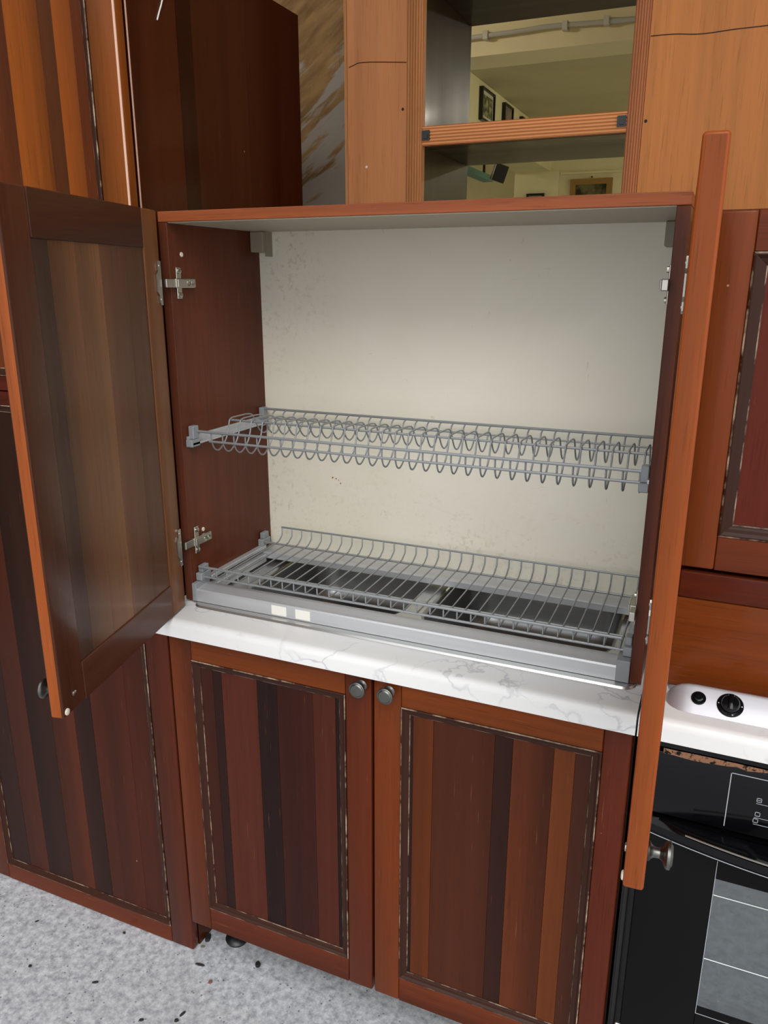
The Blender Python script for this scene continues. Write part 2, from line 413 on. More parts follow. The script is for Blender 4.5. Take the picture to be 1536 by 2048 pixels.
# ------------------------------------------------------------------ base cabinet under the sink
base = thing('base_cabinet', 'wooden sink base cabinet with two closed striped doors below the marbled worktop', 'cabinet', (0.45, 0.3, 0))
ZB, ZT = 0.121, 0.838
bm = newbm()
box(bm, 0.0, 0.018, 0.0245, 0.60, ZB + 0.004, ZT); box(bm, 0.882, 0.90, 0.0245, 0.60, ZB + 0.004, ZT)
box(bm, 0.018, 0.882, 0.0245, 0.60, ZB + 0.004, ZB + 0.022); box(bm, 0.018, 0.882, 0.585, 0.60, ZB + 0.022, ZT)
box(bm, 0.018, 0.882, 0.0245, 0.034, ZT - 0.012, ZT)
obj('carcass', bm, M['wood_z'], base, (66, 30, 20))
DH = 0.716
L1 = [(0, .13, (74, 32, 21)), (.13, .19, (47, 22, 18)), (.19, .43, (97, 43, 30)), (.43, .56, (46, 22, 21)), (.56, .79, (73, 30, 22)), (.79, .93, (89, 39, 26)), (.93, 1, (50, 24, 20))]
R1 = [(0, .06, (48, 24, 17)), (.06, .17, (119, 57, 23)), (.17, .49, (90, 42, 24)), (.49, .58, (57, 27, 20)), (.58, .78, (108, 51, 26)), (.78, .88, (123, 62, 29)), (.88, 1, (79, 39, 25))]
bd1 = make_door(base, 'door', 0.4455, DH, (0.0025, 0.022, ZB), 0, 1, 0.0525, 0.0525, [(0, 0.058), (DH - 0.052, DH)], [(0.058, DH - 0.052, L1)], FR, MOULD,
                railcols=[(110, 48, 26), (142, 68, 26)], stcols=((120, 56, 30), (112, 48, 24)))
bd2 = make_door(base, 'door', 0.4455, DH, (0.4525, 0.022, ZB), 0, 1, 0.0535, 0.044, [(0, 0.058), (DH - 0.052, DH)], [(0.058, DH - 0.052, R1)], FR, MOULD,
                railcols=[(124, 56, 28), (148, 72, 26)], stcols=((134, 62, 26), (112, 46, 26)))
for d_, kx in ((bd1, 0.4275), (bd2, 0.0315)):
    bm = newbm(); knob(bm, (kx, -T, 0.692), (0, -1, 0)); obj('knob', bm, M['pewter'], d_, smooth='auto')
for lx, ly in ((0.05, 0.10), (0.85, 0.22), (0.05, 0.52), (0.85, 0.52)):
    bm = newbm(); lathe(bm, [(0, 0.026), (0.006, 0.028), (0.012, 0.024), (0.016, 0.015), (0.09, 0.015), (0.092, 0.03), (0.1255, 0.03)], (lx, ly, 0.0), (0, 0, 1), 20)
    obj('foot', bm, M['black_plastic'], base, smooth='auto')

# ------------------------------------------------------------------ worktops
ZW = 0.876
def nose_profile(yb):
    p = [(yb, ZW), (0.012, ZW)]
    for k in range(0, 8):
        a = PI / 2 + (PI / 2) * k / 7
        p.append((-0.008 + 0.014 * math.cos(a), ZW - 0.014 + 0.014 * math.sin(a)))
    p += [(-0.022, 0.8405), (yb, 0.8405)]
    return p
def worktop(name, x0, x1, hole, label):
    bm = newbm(); extrude_profile(bm, nose_profile(hole[2]), x0, x1, 'x')
    box(bm, x0, x1, hole[3], 0.62, 0.8405, ZW); box(bm, x0, hole[0], hole[2], hole[3], 0.8405, ZW); box(bm, hole[1], x1, hole[2], hole[3], 0.8405, ZW)
    o = obj(name, bm, M['laminate'], None, smooth='auto')
    return tag(o, label, 'worktop')
worktop('worktop', -0.02, 0.9015, (0.05, 0.87, 0.10, 0.55), 'white marbled laminate worktop around the double sink')
worktop('worktop', 0.9045, 1.56, (0.97, 1.50, 0.09, 0.55), 'short marbled worktop piece under the steel hob at the right')

# ------------------------------------------------------------------ sink
def rrect(x0, x1, y0, y1, r, n=6):
    out = []
    for cx, cy, a0 in ((x1 - r, y1 - r, 0), (x0 + r, y1 - r, PI / 2), (x0 + r, y0 + r, PI), (x1 - r, y0 + r, 3 * PI / 2)):
        for k in range(n + 1):
            a = a0 + (PI / 2) * k / n; out.append((cx + r * math.cos(a), cy + r * math.sin(a)))
    return out
sink = thing('double_sink', 'stainless steel double bowl sink set into the worktop under the racks', 'sink', (0.457, 0.30, ZW))
BOWLS = [(0.082, 0.425, 0.142, 0.505), (0.478, 0.832, 0.142, 0.505)]
zs = ZW + 0.004
bm = newbm(); edges = []
def loop(pts, z):
    vs = [bm.verts.new((x, y, z)) for x, y in pts]; es = [bm.edges.new((vs[i], vs[(i + 1) % len(vs)])) for i in range(len(vs))]; return vs, es
outer = rrect(0.028, 0.888, 0.052, 0.575, 0.02)
vo_, eo_ = loop(outer, zs); edges += eo_
inn = []
for b in BOWLS:
    v_, e_ = loop(rrect(b[0] - 0.008, b[1] + 0.008, b[2] - 0.008, b[3] + 0.008, 0.068), zs); inn.append(v_); edges += e_
bmesh.ops.triangle_fill(bm, use_beauty=True, use_dissolve=False, edges=edges)
lip = [bm.verts.new((x, y, ZW + 0.0005)) for x, y in rrect(0.0255, 0.8905, 0.0495, 0.5775, 0.022)]
for i in range(len(lip)): bm.faces.new((vo_[i], vo_[(i + 1) % len(lip)], lip[(i + 1) % len(lip)], lip[i]))
obj('sink_deck', bm, M['steel'], sink, smooth='auto')
for b in BOWLS:
    bm = newbm(); rows = []
    for off, r, z in ((-0.008, 0.068, zs), (-0.002, 0.062, zs - 0.002), (0.0, 0.06, zs - 0.009), (0.010, 0.055, zs - 0.10), (0.014, 0.055, zs - 0.120), (0.024, 0.05, zs - 0.134), (0.040, 0.045, zs - 0.140), (0.09, 0.04, zs - 0.142)):
        rows.append([bm.verts.new((x, y, z)) for x, y in rrect(b[0] + off, b[1] - off, b[2] + off, b[3] - off, max(r, 0.02))])
    for p, q in zip(rows, rows[1:]):
        for i in range(len(p)): bm.faces.new((p[i], p[(i + 1) % len(p)], q[(i + 1) % len(p)], q[i]))
    bm.faces.new(rows[-1])
    o = obj('sink_bowl', bm, M['bowl_steel'], sink, smooth=True)
    cx, cy = (b[0] + b[1]) / 2, (b[2] + b[3]) / 2 + 0.03
    bm = newbm(); lathe(bm, [(0, 0.042), (0.0015, 0.042), (0.002, 0.036), (0.0005, 0.026), (0.0005, 0.0)], (cx, cy, zs - 0.1415), (0, 0, 1), 28)
    obj('drain', bm, M['nickel'], o, smooth='auto')

# ------------------------------------------------------------------ wall cabinet standing on the worktop
YU, YB, ZU = 0.068, 0.3737, 1.6273
wc = thing('dish_cabinet', 'open wooden dish drying cabinet with cream back, standing on the sink worktop', 'cabinet', (0.45, 0.22, ZW))
CAB = (122, 62, 44)
obj('side_panel', bbox(0.0, 0.0186, YU, YB + 0.012, ZW + 0.0045, ZU - 0.0185, 0.0008, 1), M['wood_z'], wc, CAB)
obj('side_panel', bbox(0.8785, 0.8975, YU, YB + 0.012, ZW + 0.0045, ZU - 0.0185, 0.0008, 1), M['wood_z'], wc, CAB)
obj('top_board', bbox(0.0, 0.8975, YU, YB + 0.012, ZU - 0.018, ZU, 0.0012, 2), M['wood_x'], wc, (176, 96, 64))
obj('back_panel', bbox(0.0188, 0.8783, YB, YB + 0.006, ZW + 0.03, ZU - 0.0185), M['backboard'], wc)
obj('top_lining', bbox(0.0188, 0.8783, YU + 0.003, YB - 0.0005, ZU - 0.0195, ZU - 0.0181), plain('grey_lining', (176, 168, 148), 0.5), wc)
bm = newbm(); box(bm, 0.0188, 0.050, 0.338, YB - 0.0005, 1.566, 1.6075); bevel_all(bm, 0.002, 1)
box(bm, 0.0465, 0.0520, 0.352, YB - 0.0004, 1.558, 1.6076)
obj('hanging_bracket', bm, M['beige_plastic'], wc)
bm = newbm(); box(bm, 0.845, 0.8783, 0.338, YB - 0.0005, 1.566, 1.6075); bevel_all(bm, 0.002, 1); obj('hanging_bracket', bm, M['beige_plastic'], wc)
for y, z in ((0.105, 1.555), (0.115, 1.02)):
    bm = newbm(); lathe(bm, [(0, 0.0045), (0.0012, 0.004), (0.0014, 0)], (0.0186, y, z), (1, 0, 0), 14); obj('screw_cover', bm, M['white_plastic'], wc, smooth='auto')
rust = plain('rust_stain', (150, 92, 36), 0.8)
for x, z, a, b in ((0.186, 1.0865, 0.005, 0.003), (0.1945, 1.0850, 0.004, 0.002), (0.2005, 1.0820, 0.003, 0.004), (0.2055, 1.0750, 0.004, 0.003)):
    bm = newbm(); lathe(bm, [(0, a * 0.5), (0.0003, a * 0.4)], (x, YB + 0.0002, z), (0, -1, 0), 7); obj('rust_mark', bm, rust, wc)
# aluminium frame that closes the bottom
fz0, fz1 = ZW + 0.0048, ZW + 0.031
pr = [(YU - 0.001, fz0), (YU - 0.001, fz1 - 0.003), (YU + 0.001, fz1), (YU + 0.036, fz1 + 0.004), (YU + 0.040, fz1 + 0.002), (YU + 0.040, fz0)]
bm = newbm(); extrude_profile(bm, pr, 0.0192, 0.8782, 'x'); obj('frame_rail', bm, M['alu'], wc)
bm = newbm(); extrude_profile(bm, [(0.320, 0.8925), (0.320, 0.9050), (0.322, 0.9065), (0.366, 0.9090), (0.366, 0.8925)], 0.0192, 0.8782, 'x'); obj('frame_rail', bm, M['alu'], wc)
for x0, x1 in ((0.0188, 0.040), (0.857, 0.8782)):
    obj('frame_side', bbox(x0, x1, YU + 0.041, 0.317, fz0 + 0.004, fz1 - 0.004, 0.001, 1), M['alu'], wc)
    obj('frame_cap', bbox(x0 - 0.0004, x0 + 0.010 if x0 < 0.5 else x1, YU - 0.003, YU + 0.046, fz0 - 0.0002, fz1 + 0.012, 0.0015, 2), M['grey_plastic'], wc)
for a, b in ((0.205, 0.238), (0.258, 0.290)):
    obj('tape_patch', bbox(a, b, YU - 0.0018, YU - 0.0011, fz0 + 0.003, fz1 - 0.004), M['tape'], wc)

# open doors
TL_, TR_ = 1.3418, 1.6246
ZD, HD = 0.8785, ZU - 0.8785
INL = [(0, .20, (122, 78, 60)), (.20, .452, (126, 84, 66)), (.452, .672, (150, 104, 78)), (.672, .875, (138, 92, 68)), (.875, 1, (98, 68, 60))]  # strip colours lightened to paint in the sheen of the inner face
ld = make_door(wc, 'door', 0.4374, HD, (0.0170, 0.0440, ZD), -TL_, 1, 0.056, 0.0625, [(0, 0.064), (HD - 0.064, HD)], [(0.064, HD - 0.064, INL)],
               (90, 48, 34), MOULD, face='in', moulded=False, stcols=((150, 96, 66), (112, 66, 52)), railcols=[(112, 66, 54), (94, 54, 42)])
ld['label'] = 'left upper door swung open, inner face showing'
rd = make_door(wc, 'door', 0.4463, HD, (0.902, 0.048, ZD), TR_, -1, 0.052, 0.052, [(0, 0.064), (HD - 0.064, HD)], [(0.064, HD - 0.064, [(0, .2, (90, 42, 24)), (.2, .5, (70, 32, 22)), (.5, .8, (100, 46, 26)), (.8, 1, (60, 28, 20))])],
               (172, 84, 40), MOULD, face='in', moulded=False)
rd['label'] = 'right upper door swung open, seen edge on'
for d_, sx, dw in ((ld, 1, 0.4374), (rd, -1, 0.4463)):
    obj('edge_band', bbox(min(sx * dw, sx * (dw + 0.0006)), max(sx * dw, sx * (dw + 0.0006)), -T + 0.003, -0.003, 0.003, HD - 0.003), M['wood_z'], d_, (194, 100, 50))
    kx = sx * (dw - 0.0255)
    bm = newbm(); knob(bm, (kx, -T, 0.034), (0, -1, 0)); obj('knob', bm, M['pewter'], d_, smooth='auto')
    bm = newbm(); lathe(bm, [(0, 0.005), (0.0012, 0.0048), (0.002, 0.003), (0.002, 0)], (sx * (dw - 0.0335), 0, 0.026), (0, 1, 0), 16); obj('knob_screw', bm, M['nickel'], d_, smooth='auto')
    bm = newbm(); lathe(bm, [(0, 0.0055), (0.0016, 0.0052), (0.0024, 0.003), (0.0026, 0)], (sx * (dw - 0.0095), 0, 0.008), (0, 1, 0), 16); obj('bumper', bm, M['white_plastic'], d_, smooth='auto')
    for zh in (1.5044 - ZD, 1.005 - ZD):
        bm = newbm()
        pl = [(0.0035, -0.038), (0.012, -0.038), (0.0145, -0.034), (0.0145, -0.022), (0.021, -0.015), (0.021, 0.015), (0.0145, 0.022), (0.0145, 0.034), (0.012, 0.038), (0.0035, 0.038)]
        A = [bm.verts.new((sx * x, 0.0003, zh + z)) for x, z in pl]; B = [bm.verts.new((sx * x, 0.0028, zh + z)) for x, z in pl]
        for i in range(len(pl)): bm.faces.new((A[i], A[(i + 1) % len(pl)], B[(i + 1) % len(pl)], B[i]))
        bm.faces.new(A); bm.faces.new(B[::-1])
        for zz in (-0.029, 0.029): lathe(bm, [(0.0028, 0.003), (0.0036, 0.003), (0.004, 0.0)], (sx * 0.009, 0, zh + zz), (0, 1, 0), 10)
        obj('hinge_plate', bm, M['nickel'], d_)
for side, xf, sg in (('l', 0.0188, 1), ('r', 0.8783, -1)):
    for zh in (1.5044, 1.005):
        bm = newbm()
        def bx(a, b, *r): box(bm, min(xf + sg * a, xf + sg * b), max(xf + sg * a, xf + sg * b), *r)
        bx(0.0, 0.010, 0.072, 0.128, zh - 0.0085, zh + 0.0085)            # arm
        bx(0.0, 0.0025, 0.083, 0.097, zh - 0.028, zh + 0.028)           # mounting plate ears
        bx(0.010, 0.0125, 0.074, 0.126, zh - 0.0075, zh + 0.0075)
        bx(-0.001, 0.008, 0.046, 0.073, zh - 0.0075, zh + 0.0075)          # link to the door cup
        bmesh.ops.recalc_face_normals(bm, faces=bm.faces); bevel_all(bm, 0.0008, 1)
        for zz in (-0.021, 0.021): lathe(bm, [(0.0, 0.0045), (0.0035, 0.0045), (0.0042, 0.002), (0.003, 0)], (xf + sg * 0.0022, 0.090, zh + zz), (sg, 0, 0), 12)
        lathe(bm, [(0.0, 0.0048), (0.001, 0.0048), (0.0002, 0.003), (0.0002, 0)], (xf + sg * 0.0125, 0.105, zh), (sg, 0, 0), 12)
        lathe(bm, [(0.0, 0.004), (0.0008, 0.004), (0.0002, 0.002), (0.0002, 0)], (xf + sg * 0.0125, 0.117, zh), (sg, 0, 0), 12)
        obj('hinge', bm, M['nickel'], wc)

# ------------------------------------------------------------------ plate rack
NW = 32; XA, XB = 0.062, 0.862
pr_ = thing('plate_rack', 'grey wire plate rack with looped dividers halfway up the open cabinet', 'dish rack', (0.45, 0.22, 1.19))
prof = [(0.103, 1.226), (0.1035, 1.208), (0.111, 1.193), (0.124, 1.1875), (0.139, 1.194), (0.154, 1.208), (0.162, 1.225), (0.1665, 1.2395), (0.176, 1.2440), (0.200, 1.2440), (0.232, 1.2430), (0.252, 1.237), (0.266, 1.216), (0.279, 1.200), (0.295, 1.193), (0.312, 1.199), (0.326, 1.214), (0.334, 1.229), (0.346, 1.2345)]
bm = newbm(); tube(bm, smooth_path([(0, y, z) for y, z in prof], 3), 0.0016, 6)
w0 = obj('wire', bm, M['wire'], pr_, smooth=True, loc=(XA, 0, 0))
for i in range(1, NW): dup(w0, pr_, (XA + (XB - XA) * i / (NW - 1), 0, 0))
for (y, z, a, b, r) in ((0.1005, 1.2265, 0.024, 0.8735, 0.0027), (0.1000, 1.2085, XA - 0.003, XB + 0.003, 0.0024), (0.1735, 1.2395, XA - 0.003, XB + 0.006, 0.0023), (0.3475, 1.2355, 0.024, 0.8735, 0.0027), (0.3270, 1.2200, XA, XB + 0.003, 0.0018)):
    bm = newbm(); tube(bm, [(a, y, z), (b, y, z)], r, 10); obj('rod', bm, M['wire'], pr_, smooth='auto')
for x0, x1 in ((0.0189, 0.034), (0.863, 0.8781)):
    bm = newbm(); box(bm, x0, x1, 0.082, 0.356, 1.202, 1.206); box(bm, x0 if x0 < .5 else x1 - 0.003, x0 + 0.003 if x0 < .5 else x1, 0.082, 0.356, 1.206, 1.218)
    obj('side_rail', bm, M['alu'], pr_)
    for y in (0.083, 0.338):
        bm = newbm(); box(bm, x0, x1, y - 0.005, y + 0.022, 1.198, 1.212); box(bm, x0 + 0.001, x1 - 0.002, y + 0.004, y + 0.022, 1.212, 1.238)
        bevel_all(bm, 0.0014, 1); obj('bracket', bm, M['grey_plastic'], pr_)

# ------------------------------------------------------------------ draining rack
dr = thing('draining_rack', 'low grey wire draining rack with straight bars just above the sink', 'dish rack', (0.45, 0.22, 0.93))
prof = [(0.086, 0.9495), (0.086, 0.938), (0.086, 0.9325), (0.090, 0.9300), (0.20, 0.9310), (0.326, 0.9325), (0.331, 0.9335), (0.3455, 0.9425), (0.3475, 0.9460), (0.3480, 0.962)]
bm = newbm(); tube(bm, [(0, y, z) for y, z in prof], 0.0016, 6)
w0 = obj('wire', bm, M['wire'], dr, smooth=True, loc=(0.066, 0, 0))
for i in range(1, NW): dup(w0, dr, (0.066 + (0.858 - 0.066) * i / (NW - 1), 0, 0))
for (y, z, a, b, r) in ((0.0835, 0.9500, 0.026, 0.860, 0.0028), (0.0895, 0.9270, 0.022, 0.8735, 0.0024), (0.142, 0.9275, 0.060, 0.860, 0.0020), (0.3490, 0.9620, 0.064, 0.862, 0.0022), (0.322, 0.9300, 0.030, 0.8735, 0.0024)):
    bm = newbm(); tube(bm, [(a, y, z), (b, y, z)], r, 10); obj('rod', bm, M['wire'], dr, smooth='auto')
for x0, x1 in ((0.0189, 0.033), (0.864, 0.8781)):
    obj('side_rail', bbox(x0, x1, 0.116, 0.330, 0.9125, 0.9205, 0.001, 1), M['alu'], dr)
    for y in (0.094, 0.330):
        bm = newbm(); box(bm, x0, x1, y - 0.014, y + 0.020, 0.920, 0.936); box(bm, x0 + 0.001, x1 - 0.002, y - 0.006, y + 0.016, 0.936, 0.950)
        bevel_all(bm, 0.0014, 1); obj('bracket', bm, M['grey_plastic'], dr)

# ------------------------------------------------------------------ right-hand module: wall cabinet, hood housing, hob, oven
rc = thing('wall_cabinet', 'closed wooden wall cabinet at the right edge, above the plain panel over the hob', 'cabinet', (1.245, 0.25, 1.0845))
obj('carcass', bbox(0.932, 1.56, 0.1125, 0.386, 1.0845, 1.605), M['wood_z'], rc, (92, 42, 24))
RP = [(0, .16, (118, 44, 28)), (.16, .5, (100, 40, 26)), (.5, .75, (124, 56, 30)), (.75, 1, (90, 38, 24))]
make_door(rc, 'door', 0.622, 0.517, (0.935, 0.1105, 1.0855), 0, 1, 0.048, 0.048, [(0, 0.054), (0.463, 0.517)], [(0.054, 0.463, RP)], (150, 72, 34), MOULD, bead=0.02,
          railcols=[(132, 60, 30), (140, 66, 38)])
hh = thing('hood_housing', 'plain wooden panel box resting on the steel hob', 'hood', (1.245, 0.25, 0.8818))
obj('carcass', bbox(0.937, 1.56, 0.1115, 0.386, 0.8818, 1.079), M['wood_z'], hh, (88, 40, 22))
obj('front_panel', bbox(0.9365, 1.56, 0.0885, 0.1112, 0.8818, 1.034, 0.0015, 2), M['wood_x'], hh, (150, 74, 32), smooth='auto')
obj('front_panel', bbox(0.9365, 1.56, 0.0885, 0.1112, 1.0342, 1.0785, 0.0035, 3), M['wood_x'], hh, (112, 46, 28), smooth='auto')

hob = thing('gas_hob', 'stainless steel hob strip with black control knobs on the right worktop', 'hob', (1.24, 0.25, ZW))
bm = newbm(); rows = []
for off, z in ((0, ZW + 0.0003), (0.0005, ZW + 0.003), (0.004, ZW + 0.0049), (0.02, ZW + 0.0053)):
    rows.append([bm.verts.new((x, y, z)) for x, y in rrect(0.9385 + off, 1.53 - off, 0.0615 + off, 0.54 - off, 0.03 - off)])
for p, q in zip(rows, rows[1:]):
    for i in range(len(p)): bm.faces.new((p[i], p[(i + 1) % len(p)], q[(i + 1) % len(p)], q[i]))
bm.faces.new(rows[-1]); obj('hob_plate', bm, M['hob_steel'], hob, smooth='auto')
# sloping control strip along the front, rounded off at both ends
cs = [(0.0160, ZW + 0.0003), (0.0168, ZW + 0.0018), (0.0510, 0.9040), (0.0535, 0.9056), (0.0560, 0.9060), (0.0585, 0.9050), (0.0605, 0.9020), (0.0612, ZW + 0.0003)]
ends = [(0.0, 0.08), (0.002, 0.30), (0.006, 0.52), (0.012, 0.72), (0.020, 0.88), (0.030, 0.97), (0.042, 1.0)]
xs = [(0.9385 + d_, k) for d_, k in ends] + [(1.53 - d_, k) for d_, k in reversed(ends)]
bm = newbm(); prv = None
for x, k in xs:
    ring = [bm.verts.new((x, 0.0612 - (0.0612 - y) * (0.35 + 0.65 * k), ZW + 0.0003 + (z - ZW - 0.0003) * k)) for y, z in cs]
    if prv:
        for i in range(len(cs)): bm.faces.new((prv[i], prv[(i + 1) % len(cs)], ring[(i + 1) % len(cs)], ring[i]))
    else: bm.faces.new(ring)
    prv = ring
bm.faces.new(prv[::-1]); obj('control_strip', bm, M['hob_steel'], hob, smooth='auto')
KN = Vector((0, -(0.9040 - ZW - 0.0018), 0.0342)).normalized(); KU = Vector((1, 0, 0)); KV = KN.cross(KU)
def on_strip(x, v=0.0): return Vector((x, 0.0168, ZW + 0.0018)) + KV * (0.0232 + v)
bm = newbm(); lathe(bm, [(0, 0.0108), (0.002, 0.0108), (0.003, 0.0098), (0.003, 0.0075), (0.0055, 0.0068), (0.0060, 0.005), (0.0052, 0.0)], on_strip(0.985, 0.002), KN, 28); obj('ignition_button', bm, M['black_gloss'], hob, smooth='auto')
for kx in (1.030, 1.120, 1.210):
    c0 = on_strip(kx)
    bm = newbm(); lathe(bm, [(0, 0.0190), (0.0016, 0.0190), (0.0024, 0.0182), (0.0026, 0.0142), (0.010, 0.0130), (0.0125, 0.0115), (0.0132, 0.0)], c0, KN, 36)
    k = obj('control_knob', bm, M['black_gloss'], hob, smooth='auto')
    bm = newbm(); box(bm, -0.0042, 0.0042, -0.0128, 0.0128, 0.011, 0.0165); bmesh.ops.recalc_face_normals(bm, faces=bm.faces); bevel_all(bm, 0.0022, 2)
    mt = Matrix((KU, KV, KN)).transposed().to_4x4(); mt.translation = c0; bmesh.ops.transform(bm, matrix=mt, verts=bm.verts)
    obj('knob_grip', bm, M['black_gloss'], k, smooth='auto')
    for a in (92, 0, -75, 180):
        pt = c0 + (KU * math.cos(math.radians(a)) + KV * math.sin(math.radians(a))) * 0.0164
        bm = newbm(); lathe(bm, [(0, 0.0011), (0.0003, 0.0011)], pt + KN * 0.0024, KN, 8); obj('knob_mark', bm, M['white_mark'], k)

ov = thing('oven', 'black built-in oven with a dusty glass window under the hob', 'oven', (1.22, 0.25, 0.0))
OX0, OX1, OY = 0.925, 1.515, -0.020
obj('oven_body', bbox(OX0, OX1, 0.004, 0.56, 0.11, 0.80), M['black_matt'], ov)
obj('control_panel', bbox(OX0, OX1, OY + 0.002, 0.0038, 0.712, 0.822, 0.002, 2), M['black_gloss'], ov, smooth='auto')
bm = newbm(); box(bm, 1.0412, 1.0424, OY + 0.0012, OY + 0.0018, 0.719, 0.812); box(bm, 1.0412, OX1 - 0.004, OY + 0.0012, OY + 0.0018, 0.811, 0.812)
cp = obj('panel_outline', bm, M['white_mark'], ov)
def icon(bm, x, z, s):
    for a, b, c, d in ((x, x + s, z, z + 0.0007), (x, x + s, z + s - 0.0007, z + s), (x, x + 0.0007, z, z + s), (x + s - 0.0007, x + s, z, z + s)): box(bm, a, b, OY + 0.0012, OY + 0.0018, c, d)
bm = newbm(); icon(bm, 1.0800, 0.7725, 0.007); box(bm, 1.0800, 1.0870, OY + 0.0012, OY + 0.0018, 0.7757, 0.7763); box(bm, 1.0800, 1.14, OY + 0.0012, OY + 0.0018, 0.7695, 0.7700)
icon(bm, 1.0805, 0.7485, 0.007); icon(bm, 1.0790, 0.7370, 0.007); box(bm, 1.0800, 1.14, OY + 0.0012, OY + 0.0018, 0.7455, 0.7460); box(bm, 1.0800, 1.14, OY + 0.0012, OY + 0.0018, 0.7340, 0.7345)
obj('panel_symbols', bm, M['white_mark'], ov)
# torn strip under the worktop edge
def torn():
    n = N('torn_brown_edge'); v = n.coord((1, 1, 1), rand=False)
    c = n.mix(n.mapr(n.noise(v, 110, 4, 0.7), 0.40, 0.48, 0, 1), rgb(22, 18, 16), rgb(176, 130, 100))
    n.link(c, n.p.inputs['Base Color']); n.p.inputs['Roughness'].default_value = 0.9; n.bump(n.noise(v, 200, 3), 0.6, 0.002); return n.m
bm = newbm(); top, bot = [], []
for i in range(40):
    x = 0.945 + 0.57 * i / 39; top.append(bm.verts.new((x, OY + 0.0012, 0.8292 - 0.001 * random.random()))); bot.append(bm.verts.new((x, OY + 0.0005, 0.8245 - 0.0045 * random.random() - (0.004 if i < 6 else 0))))
    if i: bm.faces.new((top[i - 1], top[i], bot[i], bot[i - 1]))
bmesh.ops.solidify(bm, geom=list(bm.faces), thickness=0.002)
obj('torn_edge', bm, torn(), ov)
obj('top_trim', bbox(OX0, OX1, OY + 0.003, 0.003, 0.8300, 0.8385), M['black_gloss'], ov)
# door
od = obj('oven_door', bbox(OX0 + 0.002, 1.0405, OY, 0.0038, 0.125, 0.700, 0.002, 2), M['black_matt'], ov, smooth='auto')
bm = newbm(); box(bm, 1.0407, 1.40, OY, 0.0038, 0.6225, 0.700); box(bm, 1.0407, 1.40, OY, 0.0038, 0.125, 0.370); box(bm, 1.40, OX1 - 0.002, OY, 0.0038, 0.125, 0.70)
obj('door_frame', bm, M['black_matt'], od)
def dusty():
    n = N('dusty_oven_glass'); v = n.coord((1, 1, 1), rand=False)
    d = n.mapr(n.noise(v, 55, 5, 0.7), 0.35, 0.75, 0.10, 0.50)
    sp = n.mapr(n.noise(v, 330, 3, 0.7), 0.62, 0.72, 0, 0.6)
    dif = n.add('ShaderNodeBsdfDiffuse'); n.link(n.mix(sp, rgb(104, 110, 114), rgb(190, 194, 192)), dif.inputs['Color'])
    tr = n.add('ShaderNodeBsdfTransparent'); tr.inputs['Color'].default_value = (0.8, 0.84, 0.86, 1)
    m1 = n.add('ShaderNodeMixShader'); n.link(n.math('ADD', d, n.math('MULTIPLY', sp, 0.4)), m1.inputs[0]); n.link(tr.outputs[0], m1.inputs[1]); n.link(dif.outputs[0], m1.inputs[2])
    gl = n.add('ShaderNodeBsdfGlossy'); gl.inputs['Roughness'].default_value = 0.12
    m2 = n.add('ShaderNodeMixShader'); m2.inputs[0].default_value = 0.14; n.link(m1.outputs[0], m2.inputs[1]); n.link(gl.outputs[0], m2.inputs[2])
    n.link(m2.outputs[0], n.out.inputs['Surface']); return n.m
obj('window_glass', bbox(1.0407, 1.3998, OY + 0.001, OY + 0.004, 0.3702, 0.6223), dusty(), od)
bm = newbm()
for a in ((1.0400, 1.0408, 0.3555, 0.655), (1.0400, 1.40, 0.3548, 0.3556)): box(bm, a[0], a[1], OY - 0.0005, OY + 0.0006, a[2], a[3])
obj('window_line', bm, M['white_mark'], od)
obj('cavity_back', bbox(1.04, 1.40, 0.0, 0.0036, 0.3705, 0.622), plain('oven_enamel_grey', (86, 92, 96), 0.5), ov)
for z in (0.592, 0.468):
    bm = newbm(); tube(bm, [(1.0412, OY + 0.0002, z), (1.3995, OY + 0.0002, z)], 0.0006, 8); obj('window_strip', bm, plain('bright_strip', (236, 244, 240), 0.3), ov, smooth='auto')
# bowed handle
bm = newbm(); prevr = None; NS = 28
for i in range(NS + 1):
    x = OX0 + 0.004 + (OX1 - OX0 - 0.008) * i / NS; u = 2 * i / NS - 1; yo = OY - 0.004 - 0.046 * (1 - u * u)
    ring = [bm.verts.new(p) for p in ((x, OY - 0.0002, 0.706), (x, yo + 0.006, 0.703), (x, yo, 0.698), (x, yo + 0.002, 0.680), (x, yo + 0.012, 0.676), (x, OY - 0.0002, 0.682))]
    if prevr:
        for k in range(6): bm.faces.new((prevr[k], prevr[(k + 1) % 6], ring[(k + 1) % 6], ring[k]))
    else: bm.faces.new(ring)
    prevr = ring
bm.faces.new(prevr[::-1]); hd = obj('handle', bm, M['black_gloss'], od, smooth='auto')
bm = newbm(); tube(bm, [(0.99 + 0.42 * i / 20, OY - 0.006 - 0.046 * (1 - (2 * ((0.99 + 0.42 * i / 20) - OX0) / (OX1 - OX0) - 1) ** 2), 0.7035) for i in range(21)], 0.0014, 6); obj('handle_inlay', bm, M['nickel'], hd, smooth='auto')
bm = newbm(); tube(bm, [(OX0 + 0.006 + 0.576 * i / 24, OY - 0.0035 - 0.046 * (1 - (2 * (0.006 + 0.576 * i / 24) / (OX1 - OX0) - 1) ** 2), 0.6815) for i in range(25)], 0.0006, 6); obj('handle_line', bm, M['white_mark'], hd, smooth='auto')
obj('seal_strip', bbox(0.9085, 0.9155, 0.0, 0.02, 0.12, 0.80, 0.002, 2), M['rubber'], ov)
obj('side_filler', bbox(0.9045, 0.9245, 0.0205, 0.5, 0.11, 0.835), M['black_plastic'], ov)
